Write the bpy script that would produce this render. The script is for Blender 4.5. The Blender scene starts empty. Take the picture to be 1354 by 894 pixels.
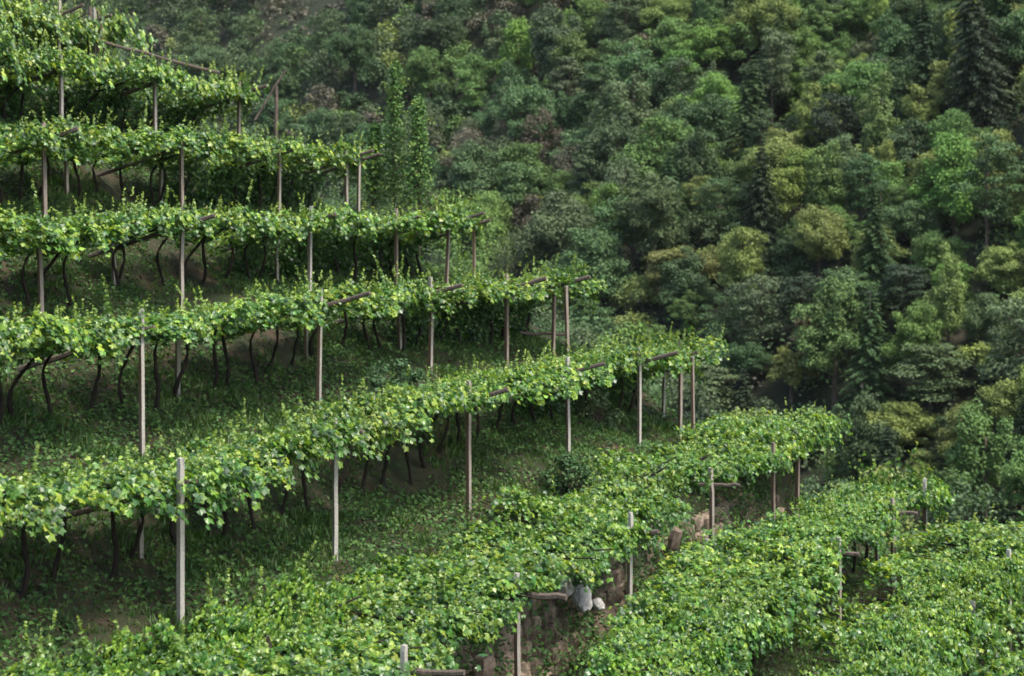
import bpy, math
import numpy as np
from mathutils import Vector, Matrix

C = bpy.context
scene = C.scene
R = math.radians
rng = np.random.default_rng(11)

# ------------------------------------------------------------------ camera, sky, sun, exposure
F, CU, HV = 2527.0, 677.0, 210.0            # focal length, centre column and horizon row, in pixels of the 1354 px wide photograph
cam_d = bpy.data.cameras.new("camera")
cam_d.sensor_width = 36.0
cam_d.lens = F / 1354.0 * 36.0
cam_d.shift_y = -(447.0 - HV) / 1354.0
cam_d.clip_start, cam_d.clip_end = 0.5, 3000.0
cam = bpy.data.objects.new("camera", cam_d)
scene.collection.objects.link(cam)
cam.location = (0, 0, 0)
cam.rotation_euler = (R(90), 0, 0)
scene.camera = cam
cam_d.dof.use_dof = True
cam_d.dof.focus_distance = 33.0
cam_d.dof.aperture_fstop = 1.9

SUN = Vector((0.45, -0.30, 1.0)).normalized()
SUN_EL = math.asin(SUN.z)
SUN_AZ = math.atan2(SUN.x, SUN.y)
world = bpy.data.worlds.new("World")
scene.world = world
world.use_nodes = True
wn, wl = world.node_tree.nodes, world.node_tree.links
bg = wn.get("Background") or wn.new("ShaderNodeBackground")
sky = wn.new("ShaderNodeTexSky")
sky.sky_type = 'NISHITA'
sky.sun_disc = False
sky.sun_elevation = SUN_EL
sky.sun_rotation = SUN_AZ
sky.air_density, sky.dust_density, sky.ozone_density = 1.0, 3.5, 1.0
wl.new(sky.outputs[0], bg.inputs[0])
bg.inputs[1].default_value = 0.10
sd = bpy.data.lights.new("sun", 'SUN')
sd.energy = 1.5
sd.angle = R(14)
sd.color = (1.0, 0.94, 0.83)
so = bpy.data.objects.new("sun", sd)
scene.collection.objects.link(so)
so.rotation_euler = SUN.to_track_quat('Z', 'Y').to_euler()
so.location = (0, 0, 60)
scene.view_settings.view_transform = 'Standard'
scene.view_settings.look = 'None'
scene.view_settings.exposure = 1.88
scene.view_settings.gamma = 1.0
scene.cycles.max_bounces = 6
scene.cycles.diffuse_bounces = 3
scene.cycles.transmission_bounces = 3
scene.cycles.volume_bounces = 0
scene.cycles.pixel_filter_type = 'BLACKMAN_HARRIS'
scene.cycles.filter_width = 1.7

# ------------------------------------------------------------------ helpers
def link(o):
    scene.collection.objects.link(o)
    return o

def tag(o, label=None, cat=None, group=None, kind=None):
    if label: o['label'] = label
    if cat: o['category'] = cat
    if group: o['group'] = group
    if kind: o['kind'] = kind
    return o

def empty(name, loc, rz=0.0):
    o = bpy.data.objects.new(name, None)
    o.location = loc
    o.rotation_euler = (0, 0, rz)
    o.empty_display_size = 0.2
    return link(o)

def obj(name, me, mat=None, parent=None, loc=(0, 0, 0), rot=(0, 0, 0), scale=(1, 1, 1), kind=None):
    o = bpy.data.objects.new(name, me)
    if mat is not None and len(me.materials) == 0:
        me.materials.append(mat)
    o.parent = parent
    o.location, o.rotation_euler, o.scale = loc, rot, scale
    if kind: o['kind'] = kind
    return link(o)

def mesh(name, verts, faces, col=None, smooth=False):
    """verts (n,3), faces (m,3) or (m,4) of equal size, col (n,3)"""
    verts = np.asarray(verts, np.float32)
    faces = np.asarray(faces, np.int32)
    me = bpy.data.meshes.new(name)
    me.vertices.add(len(verts))
    me.vertices.foreach_set("co", verts.ravel())
    k = faces.shape[1]
    me.loops.add(faces.size)
    me.loops.foreach_set("vertex_index", faces.ravel())
    me.polygons.add(len(faces))
    me.polygons.foreach_set("loop_start", np.arange(len(faces), dtype=np.int32) * k)
    try:
        me.polygons.foreach_set("loop_total", np.full(len(faces), k, np.int32))
    except Exception:
        pass
    me.polygons.foreach_set("use_smooth", np.full(len(faces), smooth, bool))
    me.update(calc_edges=True)
    if col is not None:
        a = me.attributes.new("col", 'FLOAT_COLOR', 'POINT')
        c4 = np.ones((len(verts), 4), np.float32)
        c4[:, :3] = col
        a.data.foreach_set("color", c4.ravel())
    return me

class MB:
    """collects quads"""
    def __init__(s): s.v, s.f, s.c, s.n = [], [], [], 0
    def add(s, v, f, col=None):
        v = np.asarray(v, float); f = np.asarray(f, int)
        if f.shape[1] == 3: f = np.concatenate([f, f[:, 2:3]], 1)
        s.v.append(v); s.f.append(f + s.n)
        s.c.append(np.broadcast_to(np.asarray(col if col is not None else (1, 1, 1), float), (len(v), 3)))
        s.n += len(v)
    def tube(s, pts, rad, sides=7, col=None, twist=0.0, cap=True):
        pts = np.asarray(pts, float); n = len(pts)
        rad = np.broadcast_to(np.asarray(rad, float), (n,))
        tan = np.gradient(pts, axis=0)
        tan /= np.linalg.norm(tan, axis=1)[:, None] + 1e-9
        ref = np.array([1.0, 0, 0]) if abs(tan[:, 0]).mean() < .8 else np.array([0, 1.0, 0])
        a = np.cross(tan, ref); a /= np.linalg.norm(a, axis=1)[:, None] + 1e-9
        b = np.cross(tan, a)
        th = np.arange(sides) * 2 * math.pi / sides + twist
        ring = pts[:, None] + rad[:, None, None] * (a[:, None] * np.cos(th)[None, :, None] + b[:, None] * np.sin(th)[None, :, None])
        v = ring.reshape(-1, 3)
        f = []
        for i in range(n - 1):
            for j in range(sides):
                k = (j + 1) % sides
                f.append((i * sides + j, i * sides + k, (i + 1) * sides + k, (i + 1) * sides + j))
        if cap:
            v = np.concatenate([v, pts[:1], pts[-1:]])
            c0, c1 = n * sides, n * sides + 1
            for j in range(sides):
                k = (j + 1) % sides
                f.append((c0, k, j, j)); f.append((c1, (n - 1) * sides + j, (n - 1) * sides + k, (n - 1) * sides + k))
        s.add(v, f, col)
    def build(s, name, smooth=False):
        # triangles kept as degenerate-free faces
        v = np.concatenate(s.v); f = np.concatenate(s.f); c = np.concatenate(s.c)
        tri = f[:, 2] == f[:, 3]
        faces = [tuple(x[:3]) if t else tuple(x) for x, t in zip(f.tolist(), tri)]
        me = bpy.data.meshes.new(name)
        me.from_pydata(v.tolist(), [], faces)
        a = me.attributes.new("col", 'FLOAT_COLOR', 'POINT')
        c4 = np.ones((len(v), 4), np.float32); c4[:, :3] = c
        a.data.foreach_set("color", c4.ravel())
        me.polygons.foreach_set("use_smooth", np.full(len(faces), smooth, bool))
        me.update()
        return me

def unit(a):
    return a / (np.linalg.norm(a, axis=-1, keepdims=True) + 1e-9)

def scatter(tv, tf, P, Nn, size, tip, col):
    """copies of a leaf template (x width, y tip, z normal) at P with normal Nn, tip direction tip"""
    n = unit(Nn)
    y = tip - (tip * n).sum(1, keepdims=True) * n
    y = unit(y)
    x = np.cross(y, n)
    M = np.stack([x, y, n], 1) * np.asarray(size).reshape(-1, 1, 1)       # rows: axes
    V = np.einsum('vk,nkj->nvj', tv, M) + P[:, None]
    f = (tf[None] + (np.arange(len(P)) * len(tv))[:, None, None]).reshape(-1, tf.shape[1])
    c = np.repeat(col, len(tv), 0)
    return V.reshape(-1, 3), f, c

# vine leaf: five lobes, folded along the midrib, tip drooping
_ang = np.radians([-38, -2, 35, 60, 90, 120, 145, 182, 218])
_rad = np.array([.60, .58, .86, .62, 1.0, .62, .86, .58, .60])
VLEAF = np.zeros((10, 3))
VLEAF[1:, 0] = np.cos(_ang) * _rad
VLEAF[1:, 1] = np.sin(_ang) * _rad
VLEAF[:, 2] = -.28 * np.abs(VLEAF[:, 0]) - .22 * np.clip(VLEAF[:, 1], 0, 2) ** 2
VLEAF[:, 2] += np.array([0, .05, -.06, .05, .02, 0, .04, -.05, .03, -.04])
VLEAF_F = np.array([(0, i, i + 1) for i in range(1, 9)])
# spray of tree leaves: a small folded, notched blade
TLEAF = np.array([(0, -.5, 0), (.36, -.12, .10), (.20, .28, .02), (0, .55, -.06), (-.24, .30, .03), (-.34, -.15, .10)])
TLEAF_F = np.array([(0, 1, 2), (0, 2, 3), (0, 3, 4), (0, 4, 5)])
NEEDLE = np.array([(0, -.5, 0), (.16, 0, .04), (0, .6, -.05), (-.16, 0, .04)])
NEEDLE_F = np.array([(0, 1, 2), (0, 2, 3)])
SPRAY = np.array([(0, -.5, 0), (.38, -.02, .10), (.02, .55, -.06), (-.36, .06, .10)])

# ------------------------------------------------------------------ materials
def new_mat(name):
    m = bpy.data.materials.new(name)
    m.use_nodes = True
    nt = m.node_tree
    b = nt.nodes["Principled BSDF"]
    return m, nt, b

def N(nt, t, **kw):
    n = nt.nodes.new(t)
    for k, v in kw.items():
        setattr(n, k, v)
    return n

def leaf_mat(name, rough, spec, trans, obj_tint=True, back=1.3):
    m, nt, b = new_mat(name)
    at = N(nt, "ShaderNodeAttribute", attribute_name="col")
    oi = N(nt, "ShaderNodeObjectInfo")
    mul = N(nt, "ShaderNodeMix", data_type='RGBA', blend_type='MULTIPLY')
    mul.inputs[0].default_value = 1.0
    nt.links.new(at.outputs["Color"], mul.inputs[6])
    if obj_tint:
        nt.links.new(oi.outputs["Color"], mul.inputs[7])
    else:
        mul.inputs[7].default_value = (1, 1, 1, 1)
    geo = N(nt, "ShaderNodeNewGeometry")
    hsv = N(nt, "ShaderNodeHueSaturation")                      # paler, duller underside of a leaf
    hsv.inputs["Saturation"].default_value = .8
    hsv.inputs["Value"].default_value = back
    nt.links.new(mul.outputs[2], hsv.inputs["Color"])
    mb = N(nt, "ShaderNodeMix", data_type='RGBA')
    nt.links.new(geo.outputs["Backfacing"], mb.inputs[0])
    nt.links.new(mul.outputs[2], mb.inputs[6])
    nt.links.new(hsv.outputs[0], mb.inputs[7])
    nt.links.new(mb.outputs[2], b.inputs["Base Color"])
    b.inputs["Roughness"].default_value = rough
    b.inputs["Specular IOR Level"].default_value = spec
    tr = N(nt, "ShaderNodeBsdfTranslucent")
    g = N(nt, "ShaderNodeMix", data_type='RGBA', blend_type='MULTIPLY')
    g.inputs[0].default_value = 1.0
    nt.links.new(mul.outputs[2], g.inputs[6])
    g.inputs[7].default_value = (1.5, 1.35, .5, 1)
    nt.links.new(g.outputs[2], tr.inputs["Color"])
    mx = N(nt, "ShaderNodeMixShader")
    mx.inputs[0].default_value = trans
    nt.links.new(b.outputs[0], mx.inputs[1])
    nt.links.new(tr.outputs[0], mx.inputs[2])
    nt.links.new(mx.outputs[0], nt.nodes["Material Output"].inputs["Surface"])
    return m

M_VINE = leaf_mat("vine_leaf", .40, .65, .36)
M_TREE = leaf_mat("tree_leaf", .6, .3, .14)
M_NEEDLE = leaf_mat("conifer_needles", .6, .25, .08)
M_GRASS = leaf_mat("grass_blade", .55, .3, .25, obj_tint=False)

def noise_mat(name, stops, scale, rough=.85, bump=.4, bscale=None, detail=8, coords="Object", stretch=(1, 1, 1), col_attr=False, dist=.02):
    m, nt, b = new_mat(name)
    tc = N(nt, "ShaderNodeTexCoord")
    mp = N(nt, "ShaderNodeMapping")
    mp.inputs["Scale"].default_value = stretch
    nt.links.new(tc.outputs[coords], mp.inputs[0])
    no = N(nt, "ShaderNodeTexNoise")
    no.inputs["Scale"].default_value = scale
    no.inputs["Detail"].default_value = detail
    no.inputs["Roughness"].default_value = .65
    nt.links.new(mp.outputs[0], no.inputs["Vector"])
    cr = N(nt, "ShaderNodeValToRGB")
    els = cr.color_ramp.elements
    while len(els) < len(stops): els.new(.5)
    for e, (p, c) in zip(els, stops):
        e.position = p; e.color = (*c, 1)
    nt.links.new(no.outputs["Fac"], cr.inputs[0])
    out = cr.outputs[0]
    if col_attr:
        at = N(nt, "ShaderNodeAttribute", attribute_name="col")
        mu = N(nt, "ShaderNodeMix", data_type='RGBA', blend_type='MULTIPLY')
        mu.inputs[0].default_value = 1
        nt.links.new(out, mu.inputs[6]); nt.links.new(at.outputs["Color"], mu.inputs[7])
        out = mu.outputs[2]
    nt.links.new(out, b.inputs["Base Color"])
    b.inputs["Roughness"].default_value = rough
    b.inputs["Specular IOR Level"].default_value = .25
    n2 = N(nt, "ShaderNodeTexNoise")
    n2.inputs["Scale"].default_value = bscale or scale * 3
    n2.inputs["Detail"].default_value = 6
    nt.links.new(mp.outputs[0], n2.inputs["Vector"])
    bp = N(nt, "ShaderNodeBump")
    bp.inputs["Strength"].default_value = bump
    bp.inputs["Distance"].default_value = dist
    nt.links.new(n2.outputs["Fac"], bp.inputs["Height"])
    nt.links.new(bp.outputs[0], b.inputs["Normal"])
    return m

M_EARTH = noise_mat("terrace_earth", [(.36, (.016, .028, .008)), (.52, (.026, .027, .012)), (.63, (.044, .031, .019)), (.78, (.078, .055, .036))], 1.3, bump=.9, bscale=14, dist=.05)
M_FOREST = noise_mat("forest_floor", [(.3, (.012, .020, .009)), (.58, (.022, .026, .014)), (.76, (.060, .052, .038))], .12, bump=.6, bscale=1.2, dist=.3)
M_BARK = noise_mat("vine_bark", [(.3, (.008, .006, .005)), (.7, (.030, .023, .017))], 18, bump=.8, stretch=(1, 1, .25))
M_TRUNK = noise_mat("tree_bark", [(.3, (.05, .04, .032)), (.7, (.15, .115, .09))], 5, bump=.7, stretch=(1, 1, .3))
M_STONE = noise_mat("wall_stone", [(.25, (.080, .064, .049)), (.5, (.185, .148, .115)), (.75, (.34, .29, .24))], 4, bump=.7, bscale=16, col_attr=True)
M_WOOD = noise_mat("weathered_beam", [(.3, (.048, .037, .029)), (.55, (.105, .084, .066)), (.75, (.19, .16, .13))], 7, bump=.6, stretch=(6, 6, .5))

def post_mat(name, pale, brown, amount):
    """weathered post: pale concrete with more brown on the uphill faces below the beam (z = 0 at the beam)"""
    m, nt, b = new_mat(name)
    tc = N(nt, "ShaderNodeTexCoord")
    mp = N(nt, "ShaderNodeMapping"); mp.inputs["Scale"].default_value = (9, 9, 1.1)
    nt.links.new(tc.outputs["Object"], mp.inputs[0])
    no = N(nt, "ShaderNodeTexNoise"); no.inputs["Scale"].default_value = 2.2; no.inputs["Detail"].default_value = 8
    nt.links.new(mp.outputs[0], no.inputs["Vector"])
    at = N(nt, "ShaderNodeAttribute", attribute_name="col")       # red channel: how brown this face is
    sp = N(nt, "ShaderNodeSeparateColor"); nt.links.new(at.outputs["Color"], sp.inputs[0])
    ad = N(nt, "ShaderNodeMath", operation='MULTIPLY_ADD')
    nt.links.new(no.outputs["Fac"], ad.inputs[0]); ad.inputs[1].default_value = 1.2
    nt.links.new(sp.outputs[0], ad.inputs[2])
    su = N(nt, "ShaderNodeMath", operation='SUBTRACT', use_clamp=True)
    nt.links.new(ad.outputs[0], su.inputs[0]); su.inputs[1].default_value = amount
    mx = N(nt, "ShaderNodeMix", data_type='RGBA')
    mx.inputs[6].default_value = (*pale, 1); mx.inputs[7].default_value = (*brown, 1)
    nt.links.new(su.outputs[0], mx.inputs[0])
    n3 = N(nt, "ShaderNodeTexNoise"); n3.inputs["Scale"].default_value = 40; n3.inputs["Detail"].default_value = 5
    nt.links.new(tc.outputs["Object"], n3.inputs["Vector"])
    m2 = N(nt, "ShaderNodeMix", data_type='RGBA', blend_type='OVERLAY'); m2.inputs[0].default_value = .6
    nt.links.new(mx.outputs[2], m2.inputs[6]); nt.links.new(n3.outputs["Fac"], m2.inputs[7])
    nt.links.new(m2.outputs[2], b.inputs["Base Color"])
    b.inputs["Roughness"].default_value = .8
    bp = N(nt, "ShaderNodeBump"); bp.inputs["Strength"].default_value = .5; bp.inputs["Distance"].default_value = .01
    nt.links.new(no.outputs["Fac"], bp.inputs["Height"]); nt.links.new(bp.outputs[0], b.inputs["Normal"])
    return m
M_POST = post_mat("pale_brown_post", (.33, .315, .275), (.125, .080, .050), .47)

# ------------------------------------------------------------------ plan of the terraces
ET = np.array([.36, .933]); ES = np.array([.933, -.36])       # along a terrace (away from us), outward (downhill)
P0 = np.array([-.79, 35.2])
_tb = np.array([-40, -24, -14.7, -10.5, -5.2, 0, 5.2, 9.0, 11.3, 40])
_sb = np.array([-5.5, -2.6, -.95, .1, -.1, 0, .08, .44, .70, .9])
def sbase(t): return np.interp(t, _tb, _sb)
S_ROW = np.array([-16.05, -12.84, -9.63, -6.42, -3.21, 0.0, 3.21, 6.31, 9.1, 12.0])
Z_ROW = np.array([4.1, 2.25, .38, -1.33, -2.85, -4.45, -6.6, -7.3, -7.7, -8.15])        # beam height at the outer posts
T_END = np.array([13.0, 13.4, 14.2, 14.3, 13.6, 13.6, 14.0, 10.2, 8.4, 8.0])
POST_H = 1.9
def plan(s, t):
    s = np.asarray(s, float) + sbase(t); t = np.asarray(t, float)
    return P0[0] + s * ES[0] + t * ET[0], P0[1] + s * ES[1] + t * ET[1]
def st_of(x, y):
    dx, dy = x - P0[0], y - P0[1]
    t = dx * ET[0] + dy * ET[1]
    return dx * ES[0] + dy * ES[1] - sbase(t), t
_ps, _pz = [-120, -60, -21], [62, 30, 5.3]
for k in range(10):
    g = Z_ROW[k] - POST_H
    if k == 6:
        _ps += [S_ROW[k] - 1.6, S_ROW[k] - .78, S_ROW[k] - .5, S_ROW[k] + .3]
        _pz += [-6.95, -7.12, g + .1, g - .05]
    elif k > 6:
        _ps += [S_ROW[k] - 1.6, S_ROW[k] + .25]; _pz += [g + .12, g - .05]
    else:
        _ps += [S_ROW[k] - 1.6, S_ROW[k] + .25]; _pz += [g + .55, g - .05]
_ps += [14.5, 32, 90]; _pz += [-11.2, -18, -45]
_ps, _pz = np.array(_ps), np.array(_pz)
_h = rng.uniform(-1, 1, (64, 64))
def vnoise(x, y):
    xi, yi = np.floor(x).astype(int), np.floor(y).astype(int)
    fx, fy = x - xi, y - yi
    fx, fy = fx * fx * (3 - 2 * fx), fy * fy * (3 - 2 * fy)
    g = lambda a, b: _h[a % 64, b % 64]
    return (g(xi, yi) * (1 - fx) + g(xi + 1, yi) * fx) * (1 - fy) + (g(xi, yi + 1) * (1 - fx) + g(xi + 1, yi + 1) * fx) * fy
def zadj(s, t):
    """the terraces sink towards their far ends and lift a little at the near left"""
    s = np.asarray(s, float); t = np.asarray(t, float)
    far = -.36 * np.clip((t - 3.5) / 10, 0, 1.15) * np.interp(s, [-14, -12, -9, .8, 2.6], [1.5, 1.5, 1.05, 1.0, 0])
    st = np.interp(s, [-3.2, -.5], [4.5, 9.3])
    near = .36 * np.clip((-t - st) / np.interp(s, [-3.2, -.5], [7, 4]), 0, 1.15) * np.interp(s, [-7.5, -4.5, .6, 2.4], [0.2, .9, 1, 0])
    return far + near
def ground_st(s, t):
    z = np.interp(s, _ps, _pz) + zadj(s, t)
    w = .10 * vnoise(s * .9 + 3, t * .9) + .05 * vnoise(s * 2.3, t * 2.3 + 9) + .25 * vnoise(t * .25 + 5, s * .1)
    e = np.clip(np.asarray(t, float) - np.interp(s, [-2.5, 1.5, 5], [15.0, 12.6, 12.6]), 0, None)
    return z + w - .85 * e - .02 * np.minimum(e, 20) ** 2
def ground(x, y):
    s, t = st_of(np.asarray(x, float), np.asarray(y, float))
    return ground_st(s, t)
def px(x, y, z):
    return CU + F * x / y, HV - F * z / y
def t_at(k, u, off=0.0):
    """where along row k the column u of the photograph meets it"""
    t = np.linspace(-24, 24, 1201)
    x, y = plan(S_ROW[k] + off, t)
    uu = CU + F * x / y
    return float(np.interp(u, uu, t))
RZ = math.atan2(ET[1], ET[0])          # local x runs along the terrace, local -y points outward (downhill)

# terraced hillside
sv = np.concatenate([np.linspace(-120, -24, 20), np.arange(-22, 13, .16), np.linspace(13.5, 90, 24)])
tv = np.concatenate([np.linspace(-60, -21, 14), np.arange(-20, 19, .22), np.linspace(19.5, 75, 24)])
Sg, Tg = np.meshgrid(sv, tv, indexing='ij')
Xg, Yg = plan(Sg, Tg)
Zg = ground_st(Sg, Tg)
ni, nj = Sg.shape
idx = np.arange(ni * nj).reshape(ni, nj)
Fq = np.stack([idx[:-1, :-1], idx[1:, :-1], idx[1:, 1:], idx[:-1, 1:]], -1).reshape(-1, 4)
o = obj("terraced_hillside", mesh("terraced_hillside", np.stack([Xg, Yg, Zg], -1).reshape(-1, 3), Fq, smooth=True), M_EARTH)
tag(o, kind='structure')

# forested hillside beyond the valley
def hill(x, y):
    z = -109.2 + .455 * y + .482 * x
    z = z + 5 * vnoise(x * .022 + 7, y * .022) + 2 * vnoise(x * .07, y * .07 + 3)
    lo = -52.0
    d = z - lo
    z = lo + np.where(d > 0, d, 0) + 4 * np.exp(-np.abs(d) / 6) - 2
    return z
hx, hy = np.meshgrid(np.arange(-520, 521, 8.0), np.arange(-60, 900, 8.0), indexing='ij')
hz = hill(hx, hy)
ni, nj = hx.shape
idx = np.arange(ni * nj).reshape(ni, nj)
Fq = np.stack([idx[:-1, :-1], idx[1:, :-1], idx[1:, 1:], idx[:-1, 1:]], -1).reshape(-1, 4)
o = obj("forest_hillside", mesh("forest_hillside", np.stack([hx, hy, hz], -1).reshape(-1, 3), Fq, smooth=True), M_FOREST)
tag(o, kind='structure')

ORD = "zeroth first second third fourth fifth sixth seventh eighth ninth tenth eleventh twelfth thirteenth fourteenth fifteenth sixteenth seventeenth eighteenth nineteenth twentieth".split()
ORD += ["twenty-" + w for w in ORD[1:10]] + ["thirtieth"] + ["thirty-" + w for w in ORD[1:10]] + ["fortieth"]
ROWN = ["top", "second", "third", "fourth", "fifth", "sixth", "seventh", "eighth", "ninth", "lowest"]

# ------------------------------------------------------------------ pergola posts with their beams
def post_mesh(stub, length, side, seed, lean=0.0):
    r = np.random.default_rng(seed)
    m = MB()
    h = side / 2
    zs = [-length, -length * .66, -length * .33, -.12, .0, stub * .8, stub]
    off = np.cumsum(r.normal(0, .006, (7, 2)), 0)
    ring = [(-h, -h), (h, -h), (h, h), (-h, h)]
    for j in range(4):
        a, b = ring[j], ring[(j + 1) % 4]
        v, f = [], []
        for i, z in enumerate(zs):
            w = 1 - .04 * i / 6 - (.12 if i == 6 else 0)
            v += [(a[0] * w + off[i, 0], a[1] * w + off[i, 1], z), (b[0] * w + off[i, 0], b[1] * w + off[i, 1], z)]
        for i in range(6):
            f.append((2 * i, 2 * i + 1, 2 * i + 3, 2 * i + 2))
        c = np.zeros((len(v), 3))
        browning = (.05, .05, .45, .85)[j]  # amount of brown per face, strongest on one side of the post
        c[:, 0] = [browning * (1.0 if z < -.05 else .15) for z in np.repeat(zs, 2)]
        m.add(v, f, c)
    w = .84
    m.add([(p[0] * w + off[6, 0], p[1] * w + off[6, 1], stub) for p in ring], [(0, 1, 2, 3)], (0, 0, 0))
    return m.build("post")

def beam_mesh(r0, out, inn, slope, seed, thick):
    r = np.random.default_rng(seed)
    n = 8
    y = np.linspace(out, -inn, n)
    pts = np.stack([r.normal(0, .012, n), -y, slope * y + r.normal(0, .008, n)], 1)
    m = MB()
    m.tube(pts, thick * (1 + r.normal(0, .06, n)), sides=6)
    return m.build("beam", smooth=False)

def support(k, u, label, out=.8, inn=2.4, slope=.30, stub=.42, length=2.1, side=.070, off=0.0, beam=True, browning=1.0, dz=0.0):
    t = t_at(k, u, off)
    x, y = plan(S_ROW[k] + off, t)
    zb = Z_ROW[k] + dz + (.22 * off if off < 0 else 0) + float(zadj(S_ROW[k], t))
    zg = float(ground_st(S_ROW[k] + off, t))
    seed = int(k * 1000 + u)
    r = np.random.default_rng(seed)
    root = empty("pergola_support", (x, y, zg), RZ)
    L = max(.6, zb - zg) + .25
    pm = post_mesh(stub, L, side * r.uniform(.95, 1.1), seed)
    if browning != 1.0:
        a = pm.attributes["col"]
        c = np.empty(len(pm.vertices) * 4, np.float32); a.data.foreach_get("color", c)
        c = c.reshape(-1, 4); c[:, 0] = c[:, 0] + (browning - 1) * 1.8; a.data.foreach_set("color", c.ravel())
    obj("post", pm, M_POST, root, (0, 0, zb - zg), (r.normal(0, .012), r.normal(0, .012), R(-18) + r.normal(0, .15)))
    if beam:
        obj("beam", beam_mesh(0, out, inn, slope, seed, .046 * r.uniform(.85, 1.15)), M_WOOD, root, (.075, 0, zb - zg + .0))
    tag(root, label, "pergola post", "posts holding up the vine pergolas")
    return root

POSTS = {
    0: [(78, .7, 1.0), (125, .5, 1.0)],
    1: [(80, .0, .85), (205, .3, 1.0), (316, .8, 1.2)],
    2: [(57, .78, 1.25), (240, .35, 1.2), (370, .45, 1.1), (458, .75, 1.1), (474, .6, 1.1)],
    3: [(52, .1, 1.2), (240, .7, 1.1), (410, .6, .8), (525, .6, 1.3), (593, .95, 1.2), (628, .4, 1.3)],
    4: [(187, .2, .95), (425, 1.0, 1.0), (570, .7, 1.1), (670, .95, 1.3), (733, .9, 1.3)],
    5: [(240, .2, .65), (443, .45, .7), (620, .75, 1.2), (750, .8, .95), (845, .9, .9), (900, .4, 1.2)],
    6: [(535, .8, .8), (685, .75, 1.05), (833, .5, .8), (942, .55, 1.15), (1022, .2, 1.3), (1056, .15, 1.3)],
    7: [(1110, .35, 1.1), (1180, .5, 1.2), (1223, .3, 1.0)],
    8: [(1286, .3, .9), (1334, .3, .9)],
}
LOOK = {1.3: "brown", 1.25: "brown", 1.2: "brown", 1.15: "brown-toned", 1.1: "brown-toned", 1.05: "half-brown", 1.0: "weathered", .95: "grey and brown", .9: "pale grey", .85: "pale grey", .8: "pale grey", .7: "whitish", .65: "whitish"}
for k, lst in POSTS.items():
    for j, (u, out, brn) in enumerate(lst):
        support(k, u, f"{LOOK[brn]} post at the edge of the {ROWN[k]} pergola row, {ORD[j+1]} from the left", out=out, browning=brn,
                stub=(.36 if (k, u) == (5, 240) else .36 if k not in (7, 8) else .32), slope=(.30 if k < 6 else .06), inn=2.4 if k < 6 else .3)
BACK = {2: [(88, -1.55), (212, -1.55)], 3: [(150, -1.5), (366, -1.5)], 4: [(235, -1.6), (407, -1.55), (528, -1.55), (748, .55)], 5: [(185, -1.5), (878, -1.0), (916, .5)], 6: [(980, -1.3), (1012, -1.2)], 7: [(1160, -1.2)]}
for k, lst in BACK.items():
    for j, (u, off) in enumerate(lst):
        support(k, u, f"thin grey post deep under the {ROWN[k]} pergola row, {ORD[j+1]} from the left" if off < 0 else f"thin brown end post at the far right end of the {ROWN[k]} pergola row",
                beam=False, off=off, stub=.05, side=.068, browning=1.0 if off < 0 else 1.25)

# ------------------------------------------------------------------ grape vines
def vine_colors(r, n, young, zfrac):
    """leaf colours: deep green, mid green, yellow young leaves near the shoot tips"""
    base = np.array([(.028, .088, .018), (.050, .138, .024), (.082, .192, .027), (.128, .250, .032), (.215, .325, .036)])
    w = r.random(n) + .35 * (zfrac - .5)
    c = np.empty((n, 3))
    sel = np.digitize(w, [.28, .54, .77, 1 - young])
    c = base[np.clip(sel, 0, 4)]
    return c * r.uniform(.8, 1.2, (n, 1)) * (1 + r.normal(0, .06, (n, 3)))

def shoot_leaves(r, base, d, L, n, s0):
    """leaves along one cane"""
    f = np.sort(r.random(n)) ** .9
    bend = np.array([r.normal(0, .25), r.normal(0, .25), -.15])
    P = base + d[None] * (f * L)[:, None] + bend[None] * (f ** 2 * L * .6)[:, None]
    side = unit(r.normal(0, 1, (n, 3)))
    P = P + side * .05 * (1.1 - f)[:, None]
    size = s0 * (1.05 - .62 * f) * r.uniform(.8, 1.15, n)
    nn = unit(side * .8 + np.array([0, -.2, .55]) + r.normal(0, .3, (n, 3)))
    tip = unit(side + np.array([0, 0, -.5]))
    c0 = np.array([.055, .145, .024]); c1 = np.array([.22, .32, .045])
    c = c0 + (c1 - c0) * (f ** 1.4)[:, None]
    return P, nn, size, tip, c * r.uniform(.8, 1.2, (n, 1))

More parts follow.
